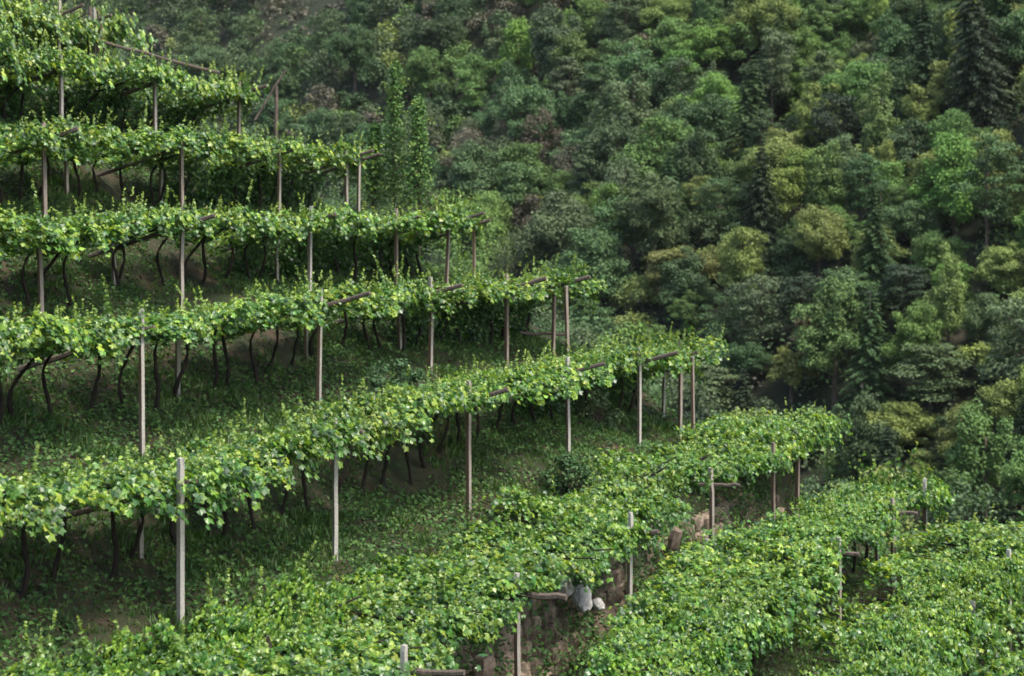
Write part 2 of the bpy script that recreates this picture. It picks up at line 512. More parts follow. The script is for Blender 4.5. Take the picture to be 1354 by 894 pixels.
def make_foliage(seed, inner, n, young=.10, half=.62, thick=.30, hang=.24, outer=.42):
    """roof of leaves: x along the row, -y outward; z = 0 is the beam height at the post line"""
    r = np.random.default_rng(seed)
    x = r.normal(0, half * .62, n)
    edge = outer + .16 * np.sin(x * 2.7 + seed * 2.1) + .10 * np.sin(x * 6.1 + seed)      # ragged outer edge
    yo = -inner + (edge + inner) * r.random(n)
    nf = int(n * .16)
    yo[:nf] = edge[:nf] - np.abs(r.normal(0, .20, nf))
    yo = yo + r.normal(0, .05, n)
    hole = np.sin(x * 4.3 + seed * 1.9) * np.sin(yo * 3.7 + seed) + .6 * np.sin(x * 9 + yo * 6 + seed * 3)
    keep = hole + r.normal(0, .5, n) > -.75
    x, yo, edge = x[keep], yo[keep], edge[keep]; n = len(x)
    bump = .13 * np.sin(x * 3.1 + seed) * np.cos(yo * 2.3 + seed * 1.7) + .07 * np.sin(x * 7 + yo * 5.5 + seed)
    zf = r.beta(2.4, 1.2, n)
    z = bump + (zf - .45) * thick
    e = np.clip((yo - (edge - .40)) / .40, 0, 1.6)
    z -= hang * e ** 1.5 * r.uniform(.1, 1.15, n)
    P = np.stack([x, -yo, z], 1)
    nn = np.stack([r.normal(0, .55, n), -.30 - .75 * e + r.normal(0, .55, n), np.full(n, 1.0) - .25 * e + r.normal(0, .15, n)], 1)
    tip = np.stack([r.normal(0, 1, n), -.5 + r.normal(0, .8, n), -.6 + r.normal(0, .4, n)], 1)
    size = r.uniform(.046, .096, n) * (1.12 - .35 * (zf > .85))
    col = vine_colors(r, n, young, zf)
    yp = np.clip(np.sin(x * 2.1 + seed * 2.7) * np.sin(yo * 1.9 + seed * 1.1) + .25, 0, 1)[:, None] * (zf > .45)[:, None]      # stretches of young leaves
    sw_ = r.random((n, 1)) < .42 * yp
    col = np.where(sw_, np.array([.165, .275, .03]) * r.uniform(.75, 1.2, (n, 1)), col)
    parts = [(P, nn, size, tip, col)]
    for i in range(8):                                           # short canes rising out of the roof or trailing over the edge
        yb = r.uniform(-inner * .8, outer)
        b = np.array([r.normal(0, .35), -yb, .05])
        d = unit(np.array([r.normal(0, .45), -abs(r.normal(.25, .3)), 1.0 if yb < .5 else r.uniform(-.2, .6)]))
        parts.append(shoot_leaves(r, b, d, r.uniform(.22, .62), 19, .060))
    V = [np.concatenate(a) for a in zip(*parts)]
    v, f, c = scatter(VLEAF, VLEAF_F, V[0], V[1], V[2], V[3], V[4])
    return mesh("foliage", v, f, c)

def make_curtain(seed):
    """leaves hanging down at the inner side of the roof"""
    r = np.random.default_rng(seed)
    n = 950
    f = r.random(n) ** 1.3
    yo = -1.9 + .75 * (1 - f) * r.random(n) + r.normal(0, .12, n)
    P = np.stack([r.normal(0, .42, n), -yo, -.25 - 1.25 * f * r.uniform(.6, 1.1, n)], 1)
    nn = np.stack([r.normal(0, .5, n), -.8 + r.normal(0, .4, n), .5 + r.normal(0, .3, n)], 1)
    tip = np.stack([r.normal(0, .6, n), -.3 + r.normal(0, .4, n), -1 + r.normal(0, .3, n)], 1)
    v, f_, c = scatter(VLEAF, VLEAF_F, P, nn, r.uniform(.05, .085, n), tip, vine_colors(r, n, .02, np.zeros(n)))
    return mesh("foliage", v, f_, c)

def make_shoot(seed):
    r = np.random.default_rng(seed)
    L = r.uniform(.35, .85)
    d = unit(np.array([r.normal(0, .25), r.normal(-.1, .25), 1.0]))
    P, nn, size, tip, c = shoot_leaves(r, np.zeros(3), d, L, int(34 * L / .5), .064)
    v, f, c = scatter(VLEAF, VLEAF_F, P, nn, size, tip, c)
    return mesh("shoot", v, f, c)

def make_trunk(seed):
    """gnarled stem leaning outward; z = 0 on the ground, top reaches the roof"""
    r = np.random.default_rng(seed)
    n = 11
    f = np.linspace(0, 1, n)
    H = 1.22
    sw = r.uniform(.02, .12) * r.choice([-1, 1])
    x = sw * np.sin(f * math.pi * r.uniform(1.2, 2.0)) + r.normal(0, .018, n).cumsum()
    y = -(.10 * np.sin(f * 5 + seed * 1.3) + r.uniform(.0, .38) * f ** 2.6)
    z = -.22 + (H + .22) * f ** .95
    rad = .028 * (1.25 - .45 * f) * (1 + r.normal(0, .17, n)) * r.uniform(.85, 1.2)
    rad[0] *= 1.4
    m = MB()
    m.tube(np.stack([x, y, z], 1), rad, sides=7)
    top = np.array([x[-1], y[-1], z[-1]])
    return m.build("trunk", smooth=True), top

def make_cane(seed):
    """old wood forking from the trunk head under the roof"""
    r = np.random.default_rng(seed)
    m = MB()
    for sgn in (-1, 1):
        n = 7; f = np.linspace(0, 1, n)
        m.tube(np.stack([sgn * .55 * f + r.normal(0, .015, n), -(.75 * f) + .08 * np.sin(f * 5), .28 * f + r.normal(0, .012, n)], 1), .018 * (1.2 - .6 * f), sides=5)
    n = 7; f = np.linspace(0, 1, n)
    m.tube(np.stack([.1 * np.sin(f * 3), -1.35 * f, .40 * f], 1), .02 * (1.2 - .6 * f), sides=5)
    n = 5; f = np.linspace(0, 1, n)
    m.tube(np.stack([-.1 * f, .75 * f, .05 * f], 1), .016 * (1.2 - .6 * f), sides=5)
    return m.build("cane", smooth=True)

NARROW = [make_foliage(100 + i, 1.9, int(rng.integers(800, 1200)), young=.15, thick=rng.uniform(.14, .30), hang=rng.uniform(.06, .34), outer=rng.uniform(.15, .5)) for i in range(12)]
WIDE = [make_foliage(200 + i, 2.75, int(rng.integers(1200, 1500)), young=.05, thick=rng.uniform(.24, .36), hang=.14, outer=rng.uniform(.1, .3)) for i in range(10)]
SHOOTS = [make_shoot(300 + i) for i in range(8)]
TRUNKS = [make_trunk(400 + i) for i in range(9)]
CANES = [make_cane(500 + i) for i in range(5)]
for me in NARROW + WIDE + SHOOTS: me.materials.append(M_VINE)
for me in [t[0] for t in TRUNKS] + CANES: me.materials.append(M_BARK)

TILT = [.22, .22, .22, .22, .21, .17, .05, .11, .12, .12]
CURT = [make_curtain(600 + i) for i in range(5)]
for me in CURT: me.materials.append(M_VINE)
DARK_FROM = {0: -500, 1: 90, 2: 300, 3: 420, 4: 620, 5: 800}
MIN_T = {7: -9.5, 8: -9.0}
def row_scale(k, t):
    if k == 7: return float(np.interp(t, [-9, -5, -4, 0, 3, 6], [.66, .72, .84, 1.05, .98, .80]))
    if k == 8: return .88
    if k == 6: return float(np.interp(t, [-15, -8, 0, 10], [1.06, 1.08, 1.06, 1.0]))
    return 1.0
SP = .92
for k in range(10):
    off_tr = -1.45 if k != 6 else -1.3
    ts = np.arange(T_END[k] - .45, -20, -SP)[::-1]
    n_in = 0
    for t in ts:
        t = float(t + rng.normal(0, .19))
        s = S_ROW[k] + off_tr
        x, y = plan(s, t)
        fx, fy = plan(S_ROW[k], t)
        u, v = px(fx, fy, Z_ROW[k]); u2, v2 = px(*plan(S_ROW[k] - 1.5, t), Z_ROW[k])
        if max(u, u2) < -70 or min(u, u2) > 1480 or v2 > 1010 or t < MIN_T.get(k, -99):
            continue
        n_in += 1
        zg = float(ground_st(s, t))
        zc = float(Z_ROW[k] + zadj(S_ROW[k], t))
        root = empty("grape_vine", (float(x), float(y), zg), RZ + float(np.interp(t, [-24, -10, 40], [-.15, 0, 0])))
        wide = k > 5
        fol = (WIDE if wide else NARROW)[int(rng.integers(10))]
        tint = rng.uniform(.85, 1.12)
        fo = obj("foliage", fol, None, root, (0, off_tr, zc - zg + .05 + rng.normal(0, .05) + (.24 if k > 5 else .10) * float(vnoise(np.array(t * .55 + k * 7.3), np.array(k * 3.1)))),
                 (-TILT[k] + rng.normal(0, .03), rng.normal(0, .03), rng.normal(0, .05)),
                 (rng.choice([-1, 1]) * rng.uniform(.95, 1.15), rng.uniform(.92, 1.08) * row_scale(k, t), rng.uniform(.85, 1.3)), kind='stuff')
        yl = 1.22 if rng.random() < (.40 if k < 6 else .12) else 1.0
        fo.color = (tint * yl * rng.uniform(.92, 1.08), tint * (1 + (yl - 1) * .45), tint * rng.uniform(.9, 1.1), 1)
        if k in DARK_FROM and u > DARK_FROM[k]:
            cu_ = obj("foliage", CURT[int(rng.integers(5))], None, root, (0, off_tr, zc - zg - .05), (0, rng.normal(0, .05), rng.normal(0, .08)),
                      (rng.choice([-1, 1]), rng.uniform(.9, 1.1), rng.uniform(.8, 1.15)), kind='stuff')
            cu_.color = (tint * .9, tint * .92, tint, 1)
        if k == 1:
            fo.scale[2] *= 1.45; fo.location[2] += .06
        if k == 0:
            fo.scale[2] *= 1.9; fo.location[2] -= .30
        tm, top = TRUNKS[int(rng.integers(len(TRUNKS)))]
        Hn = zc - zg + TILT[k] * (off_tr + .5) - .06
        sc = max(.4, Hn) / 1.22
        flip = rng.choice([-1, 1])
        obj("trunk", tm, None, root, (0, 0, 0), (0, 0, rng.normal(0, .25)), (1, 1, sc))
        obj("cane", CANES[int(rng.integers(5))], None, root, (top[0], top[1], top[2] * sc - .02), (.20 - TILT[k], 0, rng.normal(0, .15)), (1, .35 if k == 6 and 870 < u < 1000 else 1, 1))
        for _ in range(int(rng.integers(0, 4))):
            yo = rng.uniform(-1.6, .8)
            sh = obj("shoot", SHOOTS[int(rng.integers(8))], None, root,
                     (rng.normal(0, .35), off_tr - yo, zc - zg + TILT[k] * yo + .08), (rng.normal(0, .2), rng.normal(0, .2), rng.uniform(0, 6.28)))
            sh.scale = (1, 1, rng.choice([.8, 1.0, 1.0, 1.45] if k < 7 else [.7, .9, 1.0]))
            sh.color = (tint, tint, tint, 1)
        if k == 8:
            g8 = 1040 < u2 < 1140 or 1165 < u2 < 1215
            fo.location[1] -= .30; fo.scale[1] *= .72 if g8 else 1.22
        if k == 7:
            near_post = min(abs(u - q) for q in (1110, 1180)) < 24
            fo.location[1] -= -.15 if near_post else .2; fo.scale[1] *= .94 if near_post else 1.05
        if k == 6 and 885 < u < 980:
            fo.location[1] += .95; fo.location[2] += .05
        if t > T_END[k] - 1.0 and k in (1, 2, 3, 4, 5, 7):
            e_ = obj("foliage", NARROW[int(rng.integers(12))], None, root, (.45, off_tr + .2, zc - zg - .05),
                     (-TILT[k], 1.15, 0), (.9, .8, .9), kind='stuff')
            e_.color = (tint, tint, tint, 1)
        if k == 1 and t > T_END[k] - 1.6:
            for q in range(7):
                sh = obj("shoot", SHOOTS[q], None, root, (rng.uniform(-.2, .9), off_tr - rng.uniform(-.9, .7), zc - zg + .1), (rng.normal(0, .25), rng.normal(.2, .25), q), (1.2, 1.2, 1.25))
                sh.color = (1.1, 1.05, 1, 1)
        tag(root, f"grape vine in the {ROWN[k]} pergola row, {ORD[n_in]} plant from the left", "grape vine", f"vines of the {ROWN[k]} pergola row")
    print("row", k, "vines", n_in)

# vines sprawling over the bank in the lower left corner
for j, t in enumerate(np.arange(-13.9, -7.6, .75)):
    s = S_ROW[6] - 2.0
    x, y = plan(s, t)
    zg = float(ground_st(s, t))
    root = empty("grape_vine", (float(x), float(y), zg), RZ)
    fo = obj("foliage", NARROW[int(rng.integers(12))], None, root, (0, 0, float(np.interp(t, [-13.9, -11.6], [-.02, .18])) + .08 * math.sin(t * 2.2)), (.34, rng.normal(0, .05), rng.normal(0, .08)),
             (1.1, float(np.interp(t, [-13.9, -11.6, -8], [.42, .68, .5])), 1.1), kind='stuff')
    fo.color = (.95, 1, 1, 1)
    tm, top = TRUNKS[j % len(TRUNKS)]
    obj("trunk", tm, None, root, (0, .1, 0), (0, 0, 0), (1, 1, .35))
    for q in range(2):
        sh = obj("shoot", SHOOTS[int(rng.integers(8))], None, root, (rng.normal(0, .3), rng.uniform(-.2, 1.2), .35 + .1 * q), (rng.normal(0, .15), rng.normal(0, .15), rng.uniform(0, 6.28)), (1.1, 1.1, 1.25))
    tag(root, f"grape vine sprawling low over the bank in the lower left corner, {ORD[j + 1]} from the left", "grape vine", "vines sprawling over the lower left bank")

# ------------------------------------------------------------------ dry stone wall under the seventh row
def stone_mesh(seed):
    r = np.random.default_rng(seed)
    nu, nv_ = 7, 5
    v = []
    for i in range(nv_):
        ph = math.pi * (i + .5) / nv_ - math.pi / 2
        for j in range(nu):
            th = 2 * math.pi * j / nu
            d = np.array([math.cos(ph) * math.cos(th), math.cos(ph) * math.sin(th), math.sin(ph)])
            d = np.sign(d) * np.abs(d) ** .42
            v.append(d * .5 * r.uniform(.82, 1.1))
    v += [(0, 0, -.46), (0, 0, .47)]
    f = []
    for i in range(nv_ - 1):
        for j in range(nu):
            a, b = i * nu + j, i * nu + (j + 1) % nu
            f.append((a, b, b + nu)); f.append((a, b + nu, a + nu))
    for j in range(nu):
        f.append((nu * nv_, (j + 1) % nu, j)); f.append((nu * nv_ + 1, (nv_ - 1) * nu + j, (nv_ - 1) * nu + (j + 1) % nu))
    g = r.uniform(.65, 1.25)
    return mesh("stone", np.array(v), np.array(f), np.full((len(v), 3), g) * np.array([1.05, 1, .95]))
STONES = [stone_mesh(700 + i) for i in range(14)]
M_PALE = noise_mat("lichen_boulder", [(.28, (.16, .14, .12)), (.45, (.30, .29, .275)), (.7, (.47, .47, .45))], 6, bump=.8, bscale=20)
def boulder(seed):
    r = np.random.default_rng(seed)
    nu, nv_ = 14, 9
    v = []
    cuts = unit(r.normal(0, 1, (9, 3))); dist = r.uniform(.28, .42, 9)
    for i in range(nv_ + 2):
        ph = math.pi * i / (nv_ + 1) - math.pi / 2
        for j in range(nu):
            th = 2 * math.pi * j / nu
            d = np.array([math.cos(ph) * math.cos(th), math.cos(ph) * math.sin(th), math.sin(ph)])
            q = min(.55, *[dist[c] / max(1e-3, float(d @ cuts[c])) if d @ cuts[c] > .05 else 9 for c in range(9)])
            v.append(d * q * r.uniform(.97, 1.03) * 1.25)
    f = [(i * nu + j, i * nu + (j + 1) % nu, (i + 1) * nu + (j + 1) % nu, (i + 1) * nu + j) for i in range(nv_ + 1) for j in range(nu)]
    return mesh("stone", np.array(v), np.array(f), np.ones((len(v), 3)))
PALES = [boulder(760 + i) for i in range(3)]
for me in PALES: me.materials.append(M_PALE)
for me in STONES: me.materials.append(M_STONE)
wx, wy = plan(S_ROW[6] - .45, 0.0)
wroot = empty("stone_wall", (float(wx), float(wy), float(Z_ROW[6] - POST_H)), RZ)
inv = Matrix.LocRotScale(wroot.location, wroot.rotation_euler, None).inverted()
def wall_stone(s, t, z, sx, sy, sz, me, label=None):
    x, y = plan(s, t)
    p = inv @ Vector((float(x), float(y), z))
    q = obj("stone", me, None, wroot, p, (rng.normal(0, .12), rng.normal(0, .12), rng.normal(0, .2) + rng.choice([0, math.pi])), (sx, sy, sz))
    if label: q['label'] = label
for c in range(5):
    t = -10.0 + rng.uniform(0, .3)
    while t < 10.5:
        w = rng.uniform(.24, .52) * (1.25 if c == 0 else 1)
        top = np.interp(t, [-10, -4, 0, 5, 10.5], [-6.95, -6.85, -6.75, -7.35, -7.6])
        h = rng.uniform(.25, .34)
        z = -8.62 + c * .30 + .15 + rng.normal(0, .02)
        if z < top - .05:
            wall_stone(S_ROW[6] - .52 - .05 * c + rng.normal(0, .025), t + w / 2, z, w * 1.08, rng.uniform(.3, .42), h * 1.12, STONES[int(rng.integers(14))])
        t += w
for (u, v, w, h) in [(754, 787, .52, .54), (730, 776, .32, .28), (776, 799, .26, .18), (792, 858, .14, .26), (924, 718, .15, .16), (622, 880, .36, .30), (878, 712, .30, .42)]:
    t = t_at(6, u, -.38); x, y = plan(S_ROW[6] - .38, t)
    wall_stone(S_ROW[6] - .16, t, float(-(v - HV) * y / F), w, .22, h, PALES[u % 3] if u not in (622, 878, 792) else STONES[3], "pale lichen-grey boulder jutting from the wall" if u not in (622, 878, 792) else None)
tag(wroot, "rough dry stone wall of brown and pale stones under the seventh vine row", "stone wall")

# ------------------------------------------------------------------ loose poles on the upper terraces
def pole(name, pu, qu, yd, rad, label, cat, group=None, sides=6):
    a = np.array([(pu[0] - CU) / F * yd, yd, (HV - pu[1]) / F * yd]); b = np.array([(qu[0] - CU) / F * yd, yd + .15, (HV - qu[1]) / F * yd])
    m = MB()
    f = np.linspace(0, 1, 7)[:, None]
    pts = (b - a) * f + rng.normal(0, .012, (7, 3))
    m.tube(pts, rad * (1 + rng.normal(0, .05, 7)), sides=sides)
    o = obj(name, m.build(name), M_WOOD, None, a)
    return tag(o, label, cat, group)
pole("wooden_pole", (337, 160), (376, 92), 49.5, .032, "bare wooden pole leaning to the right out of the second row", "pole")
pole("wooden_pole", (140, 57), (289, 97), 50.0, .042, "long weathered pole lying slantwise on top of the second row", "pole")
pole("wooden_post", (366, 215), (364, 112), 50.0, .055, "grey wooden post rising behind the third row's leaves", "post")
pole("wooden_post", (117, 90), (117, 9), 51.5, .06, "dark timber post leftmost of the three on the top terrace", "post")
pole("concrete_post", (128, 100), (132, 34), 50.8, .065, "pale post in the middle of the three on the top terrace", "post").data.materials[0] = M_POST
pole("wooden_post", (142, 95), (129, 14), 51.2, .055, "crooked grey post rightmost of the three on the top terrace", "post")
pole("wooden_pole", (688, 441), (752, 443), 47.0, .035, "horizontal pole lying low under the right end of the fifth row", "pole")

# ------------------------------------------------------------------ grass and weeds on the banks
def bank_points(n, smin, smax, tmin, tmax, thr, freq, seed):
    r = np.random.default_rng(seed)
    s = r.uniform(smin, smax, n); t = r.uniform(tmin, tmax, n)
    keep = vnoise(s * freq + 11, t * freq + 4) + .5 * vnoise(s * freq * 2.7, t * freq * 2.7 + 8) + r.normal(0, .22, n) > thr
    s, t = s[keep], t[keep]
    x, y = plan(s, t); z = ground_st(s, t)
    u, v = px(x, y, z)
    ok = (u > -80) & (u < 1440) & (v < 960)
    return r, np.stack([x, y, z], 1)[ok]
r, P = bank_points(66000, -18, 10, -15, 17, -.42, .8, 21)
P = np.repeat(P, 6, 0); n = len(P)
P[:, :2] += r.normal(0, .035, (n, 2))
BL = np.array([(-.06, 0, 0), (.06, 0, 0), (.045, .55, .14), (0, 1.0, .5)]); BL_F = np.array([(0, 1, 2), (0, 2, 3)])
up = np.stack([r.normal(0, .6, n) + .3, r.normal(0, .6, n) - .15, np.ones(n)], 1)
az = r.uniform(0, 6.28, n)
nn = np.stack([np.cos(az), np.sin(az), .35 * np.ones(n)], 1)
g0 = np.array([(.034, .085, .016), (.052, .125, .020), (.085, .160, .028), (.12, .13, .045)])
hue = np.repeat(r.choice(4, n // 6, p=[.36, .36, .2, .08]), 6)
c = g0[hue] * r.uniform(.75, 1.2, (n, 1))
lush = np.repeat(.7 + .45 * vnoise(P[::6, 0] * .9, P[::6, 1] * .9), 6)
v, f, c = scatter(BL, BL_F, P, nn, r.uniform(.08, .20, n) * np.clip(lush, .4, 1.2), up, c)
tag(obj("grass", mesh("grass", v, f, c), M_GRASS), "tufts of grass growing on the earth banks between the vine rows", "grass", kind='stuff')
r, P = bank_points(210000, -18, 10, -15, 17, -.3, .55, 22)
tw = r.uniform(-10, 10, 17000); tw = tw[vnoise(tw * .8, tw * .3) + r.normal(0, .3, len(tw)) > -.1]
hw = r.random(len(tw)) ** 1.3
xw, yw = plan(S_ROW[6] - .30 + .25 * (1 - hw) * r.random(len(tw)) - .2 * hw, tw)
P = np.concatenate([P, np.stack([xw, yw, -8.5 + hw * (1.75 + .10 * np.sin(tw * 3)) - .06 * np.clip(tw, 0, 9)], 1)])      # plants on the wall face
n = len(P)
P[:, 2] += np.abs(r.normal(0, .07, n))
nn = np.stack([r.normal(.2, .5, n), r.normal(-.2, .5, n), np.ones(n)], 1) + r.normal(0, .35, (n, 3))
tip = r.normal(0, 1, (n, 3))
g0 = np.array([(.026, .070, .017), (.043, .108, .025), (.078, .158, .034)])
c = g0[r.choice(3, n)] * r.uniform(.75, 1.25, (n, 1))
v, f, c = scatter(TLEAF, TLEAF_F, P, nn, r.uniform(.045, .10, n), tip, c)
tag(obj("weeds", mesh("weeds", v, f, c), M_GRASS), "low dark broad-leaved weeds covering the banks between the vine rows", "weeds", kind='stuff')
# dry leaves and clods
r, P = bank_points(30000, -18, 10, -15, 17, -.5, .6, 23)
n = len(P); P[:, 2] += .015
nn = np.stack([r.normal(0, .4, n), r.normal(0, .4, n), np.ones(n)], 1)
g0 = np.array([(.07, .045, .028), (.12, .08, .05), (.035, .025, .018)])
v, f, c = scatter(TLEAF, TLEAF_F, P, nn, r.uniform(.03, .09, n), r.normal(0, 1, (n, 3)), g0[r.choice(3, n)] * r.uniform(.7, 1.2, (n, 1)))
tag(obj("leaf_litter", mesh("leaf_litter", v, f, c), M_GRASS), "brown dead leaves strewn over the bare earth banks", "leaf litter", kind='stuff')

# ------------------------------------------------------------------ trees
def clump(r, cen, rad, flat, n, size, colA, colB, up=.55, tmpl=None):
    d = unit(r.normal(0, 1, (n, 3)) + np.array([0, 0, .35]))
    rr = rad * np.clip(r.normal(.88, .26, n), .2, 1.55)
    P = cen + d * rr[:, None] * np.array([1, 1, flat])
    nn = d * .55 + np.array([0, 0, up]) + r.normal(0, .38, (n, 3))
    tip = d + r.normal(0, .7, (n, 3)) + np.array([0, 0, -.3])
    m = r.random(n)[:, None]
    c = (np.asarray(colA) * (1 - m) + np.asarray(colB) * m) * r.uniform(.9, 1.1, (n, 1))
    return P, nn, size * r.uniform(.6, 1.35, n), tip, c

def finish(name, parts, tmpl):
    V = [np.concatenate(a) for a in zip(*parts)]
    v, f, c = scatter(tmpl[0], tmpl[1], *V)
    return mesh(name, v, f, c)

def limb_mesh(r, trunk_h, trunk_r, targets, base_lean=(0, 0)):
    m = MB()
    n = 9; f = np.linspace(0, 1, n)
    tx = np.cumsum(r.normal(0, .05, n)) * trunk_h * .06 + base_lean[0] * f
    ty = np.cumsum(r.normal(0, .05, n)) * trunk_h * .06 + base_lean[1] * f
    pts = np.stack([tx, ty, -1.2 + (trunk_h + 1.2) * f], 1)
    m.tube(pts, trunk_r * (1.15 - .85 * f), sides=7)
    for c in targets:
        h = np.clip(c[2] - np.hypot(c[0], c[1]) * .7, trunk_h * .25, trunk_h * .92)
        b = np.array([np.interp(h, pts[:, 2], pts[:, 0]), np.interp(h, pts[:, 2], pts[:, 1]), h])
        q = np.linspace(0, 1, 4)[:, None]
        m.tube(b + (c - b) * q + np.array([0, 0, .25]) * (q * (1 - q)) * 2, trunk_r * .32 * (1.1 - .8 * q[:, 0]), sides=4, cap=False)
    return m.build("trunk", smooth=True)

def broadleaf(seed, W=8.0, H=9.0, n_cl=56, n_leaf=230, leaf=.235, base=.04, flat=.62):
    """crown of many leaf clumps around a trunk; unit colours, tinted per tree"""
    r = np.random.default_rng(seed)
    parts, cens = [], []
    lobes = []
    nl = int(r.integers(3, 6))
    for q in range(nl):
        a = q * 6.283 / nl + r.normal(0, .5); o = W * r.uniform(.10, .24)
        lobes.append((np.array([o * math.cos(a), o * math.sin(a), H * r.uniform(.42, .66)]), W * r.uniform(.22, .33), H * r.uniform(.22, .34)))
    lobes.append((np.array([r.normal(0, W * .06), r.normal(0, W * .06), H * .70]), W * r.uniform(.20, .28), H * r.uniform(.22, .30)))
    k = 0
    while k < n_cl:
        c0, rw, rh = lobes[int(r.integers(len(lobes)))]
        d = unit(r.normal(0, 1, 3)); d[2] = d[2] * .9 + .15
        rr = r.uniform(.55, 1.12)
        c = c0 + d * np.array([rw, rw, rh]) * rr
        c[2] = max(c[2], H * base + r.uniform(0, .12) * H)
        rad = W * r.uniform(.055, .125)
        cens.append(c)
        g = r.uniform(.85, 1.15)
        parts.append(clump(r, c, rad, flat, int(n_leaf * (rad / (.105 * W)) ** 2) + 30, leaf, np.array([.85, .9, .88]) * g, np.array([1.12, 1.1, 1.04]) * g))
        k += 1
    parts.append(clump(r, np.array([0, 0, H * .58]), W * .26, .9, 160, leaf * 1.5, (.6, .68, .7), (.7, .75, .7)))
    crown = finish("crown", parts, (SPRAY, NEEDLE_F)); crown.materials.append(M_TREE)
    trunk = limb_mesh(r, H * .72, W * .022 + .06, [cens[i] for i in r.choice(len(cens), 12, replace=False)]); trunk.materials.append(M_TRUNK)
    return trunk, crown

def spruce(seed, W=5.5, H=15.0, n_wh=30, leaf=.25):
    r = np.random.default_rng(seed)
    parts = []
    for i in range(n_wh):
        f = i / (n_wh - 1)
        h = H * (.10 + .88 * f)
        L = W / 2 * (1 - f) ** .85 + .22
        nb = int(8 - 3 * f)
        a0 = r.uniform(0, 6.28)
        for b in range(nb):
            a = a0 + b * 6.283 / nb + r.normal(0, .2)
            l = L * r.uniform(.72, 1.12)
            m = int(44 + 120 * l / (W / 2))
            q = r.random(m) ** .75
            wd = .34 * l * (1 - q) + .15
            side = r.uniform(-1, 1, m) * wd
            dx, dy = math.cos(a), math.sin(a)
            P = np.stack([dx * q * l - dy * side, dy * q * l + dx * side, h + .10 * l - .42 * l * q ** 1.3 - r.random(m) * .22 * (.4 + l / W)], 1)
            nn = np.stack([r.normal(0, .5, m) + dx * .3, r.normal(0, .5, m) + dy * .3, np.ones(m)], 1)
            tip = np.stack([dx + r.normal(0, .4, m), dy + r.normal(0, .4, m), -.55 + r.normal(0, .3, m)], 1)
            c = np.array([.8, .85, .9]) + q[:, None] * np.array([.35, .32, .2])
            parts.append((P, nn, leaf * r.uniform(.8, 1.4, m), tip, c * r.uniform(.8, 1.2, (m, 1))))
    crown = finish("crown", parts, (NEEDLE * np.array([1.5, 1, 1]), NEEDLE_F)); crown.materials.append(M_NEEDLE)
    m = MB(); f = np.linspace(0, 1, 8)
    m.tube(np.stack([0 * f, 0 * f, -1.2 + (H + .2) * f], 1), .17 * (1.08 - f), sides=7)
    trunk = m.build("trunk", smooth=True); trunk.materials.append(M_TRUNK)
    return trunk, crown

def pine(seed, W=7.0, H=11.0, n_l=34, leaf=.30, bare=.38):
    """pine with flat plates of needles on spreading limbs and a bare lower stem"""
    r = np.random.default_rng(seed)
    parts, tg = [], []
    for i in range(n_l):
        f = (i + r.uniform(0, 1)) / n_l
        h = H * (bare + (1 - bare) * f)
        env = math.sin(math.pi * (.18 + .74 * f)) ** .8
        a = i * 2.4 + r.normal(0, .4)
        rr = W / 2 * env * r.uniform(.30, .85)
        c = np.array([rr * math.cos(a), rr * math.sin(a), h])
        rad = W * r.uniform(.10, .20) * (.65 + .45 * env)
        g = r.uniform(.8, 1.2)
        parts.append(clump(r, c, rad, .36, int(240 * (rad / (.16 * W)) ** 2), leaf, np.array([.72, .80, .85]) * g, np.array([1.2, 1.15, 1.0]) * g, up=.8))
        tg.append(c - np.array([0, 0, .1]))
    crown = finish("crown", parts, (NEEDLE * np.array([1.7, 1, 1]), NEEDLE_F)); crown.materials.append(M_NEEDLE)
    trunk = limb_mesh(r, H * .95, .19, tg[::2]); trunk.materials.append(M_TRUNK)
    return trunk, crown

def bare_tree(seed, W=6.0, H=7.5):
    """thin, half dead tree: many twigs, sparse dull leaves"""
    r = np.random.default_rng(seed)
    parts, tg = [], []
    for i in range(26):
        d = unit(r.normal(0, 1, 3)); d[2] = abs(d[2])
        c = np.array([d[0] * W * .42, d[1] * W * .42, H * (.42 + .5 * d[2])]); tg.append(c)
        parts.append(clump(r, c, W * r.uniform(.10, .18), .8, 75, .30, (.8, .8, .85), (1.2, 1.15, 1.05)))
    crown = finish("crown", parts, (NEEDLE * np.array([1.3, 1, 1]), NEEDLE_F)); crown.materials.append(M_TREE)
    trunk = limb_mesh(r, H * .85, .12, tg); trunk.materials.append(M_TRUNK)
    return trunk, crown

PROTO = {
    'broad': [broadleaf(1000 + i, W=r_[0], H=r_[1], n_cl=r_[2]) for i, r_ in enumerate([(8, 9, 74), (8.5, 8.5, 80), (7.5, 9.5, 68), (9, 9, 88), (7, 8, 62), (8, 10, 78), (8.5, 9, 76), (8, 8.5, 72)])],
    'round': [broadleaf(1100 + i, W=8.5, H=8.0, n_cl=92, n_leaf=230, leaf=.22, base=.06) for i in range(3)],
    'tall': [broadleaf(1200 + i, W=5.5, H=10, n_cl=66, n_leaf=170, leaf=.23, base=.12, flat=.9) for i in range(3)],
    'shrub': [broadleaf(1300 + i, W=4.5, H=3.8, n_cl=34, n_leaf=150, leaf=.20, base=.05) for i in range(3)],
    'spruce': [spruce(1400, 7.5, 16), spruce(1401, 6.6, 14), spruce(1402, 8.2, 15, n_wh=25)],
    'pine': [pine(1500, 7.5, 11), pine(1501, 7, 12.5, bare=.45), pine(1502, 8.5, 9.5, bare=.25), pine(1503, 6, 11, bare=.3)],
    'bare': [bare_tree(1600), bare_tree(1601), bare_tree(1602, 5, 6)],
}
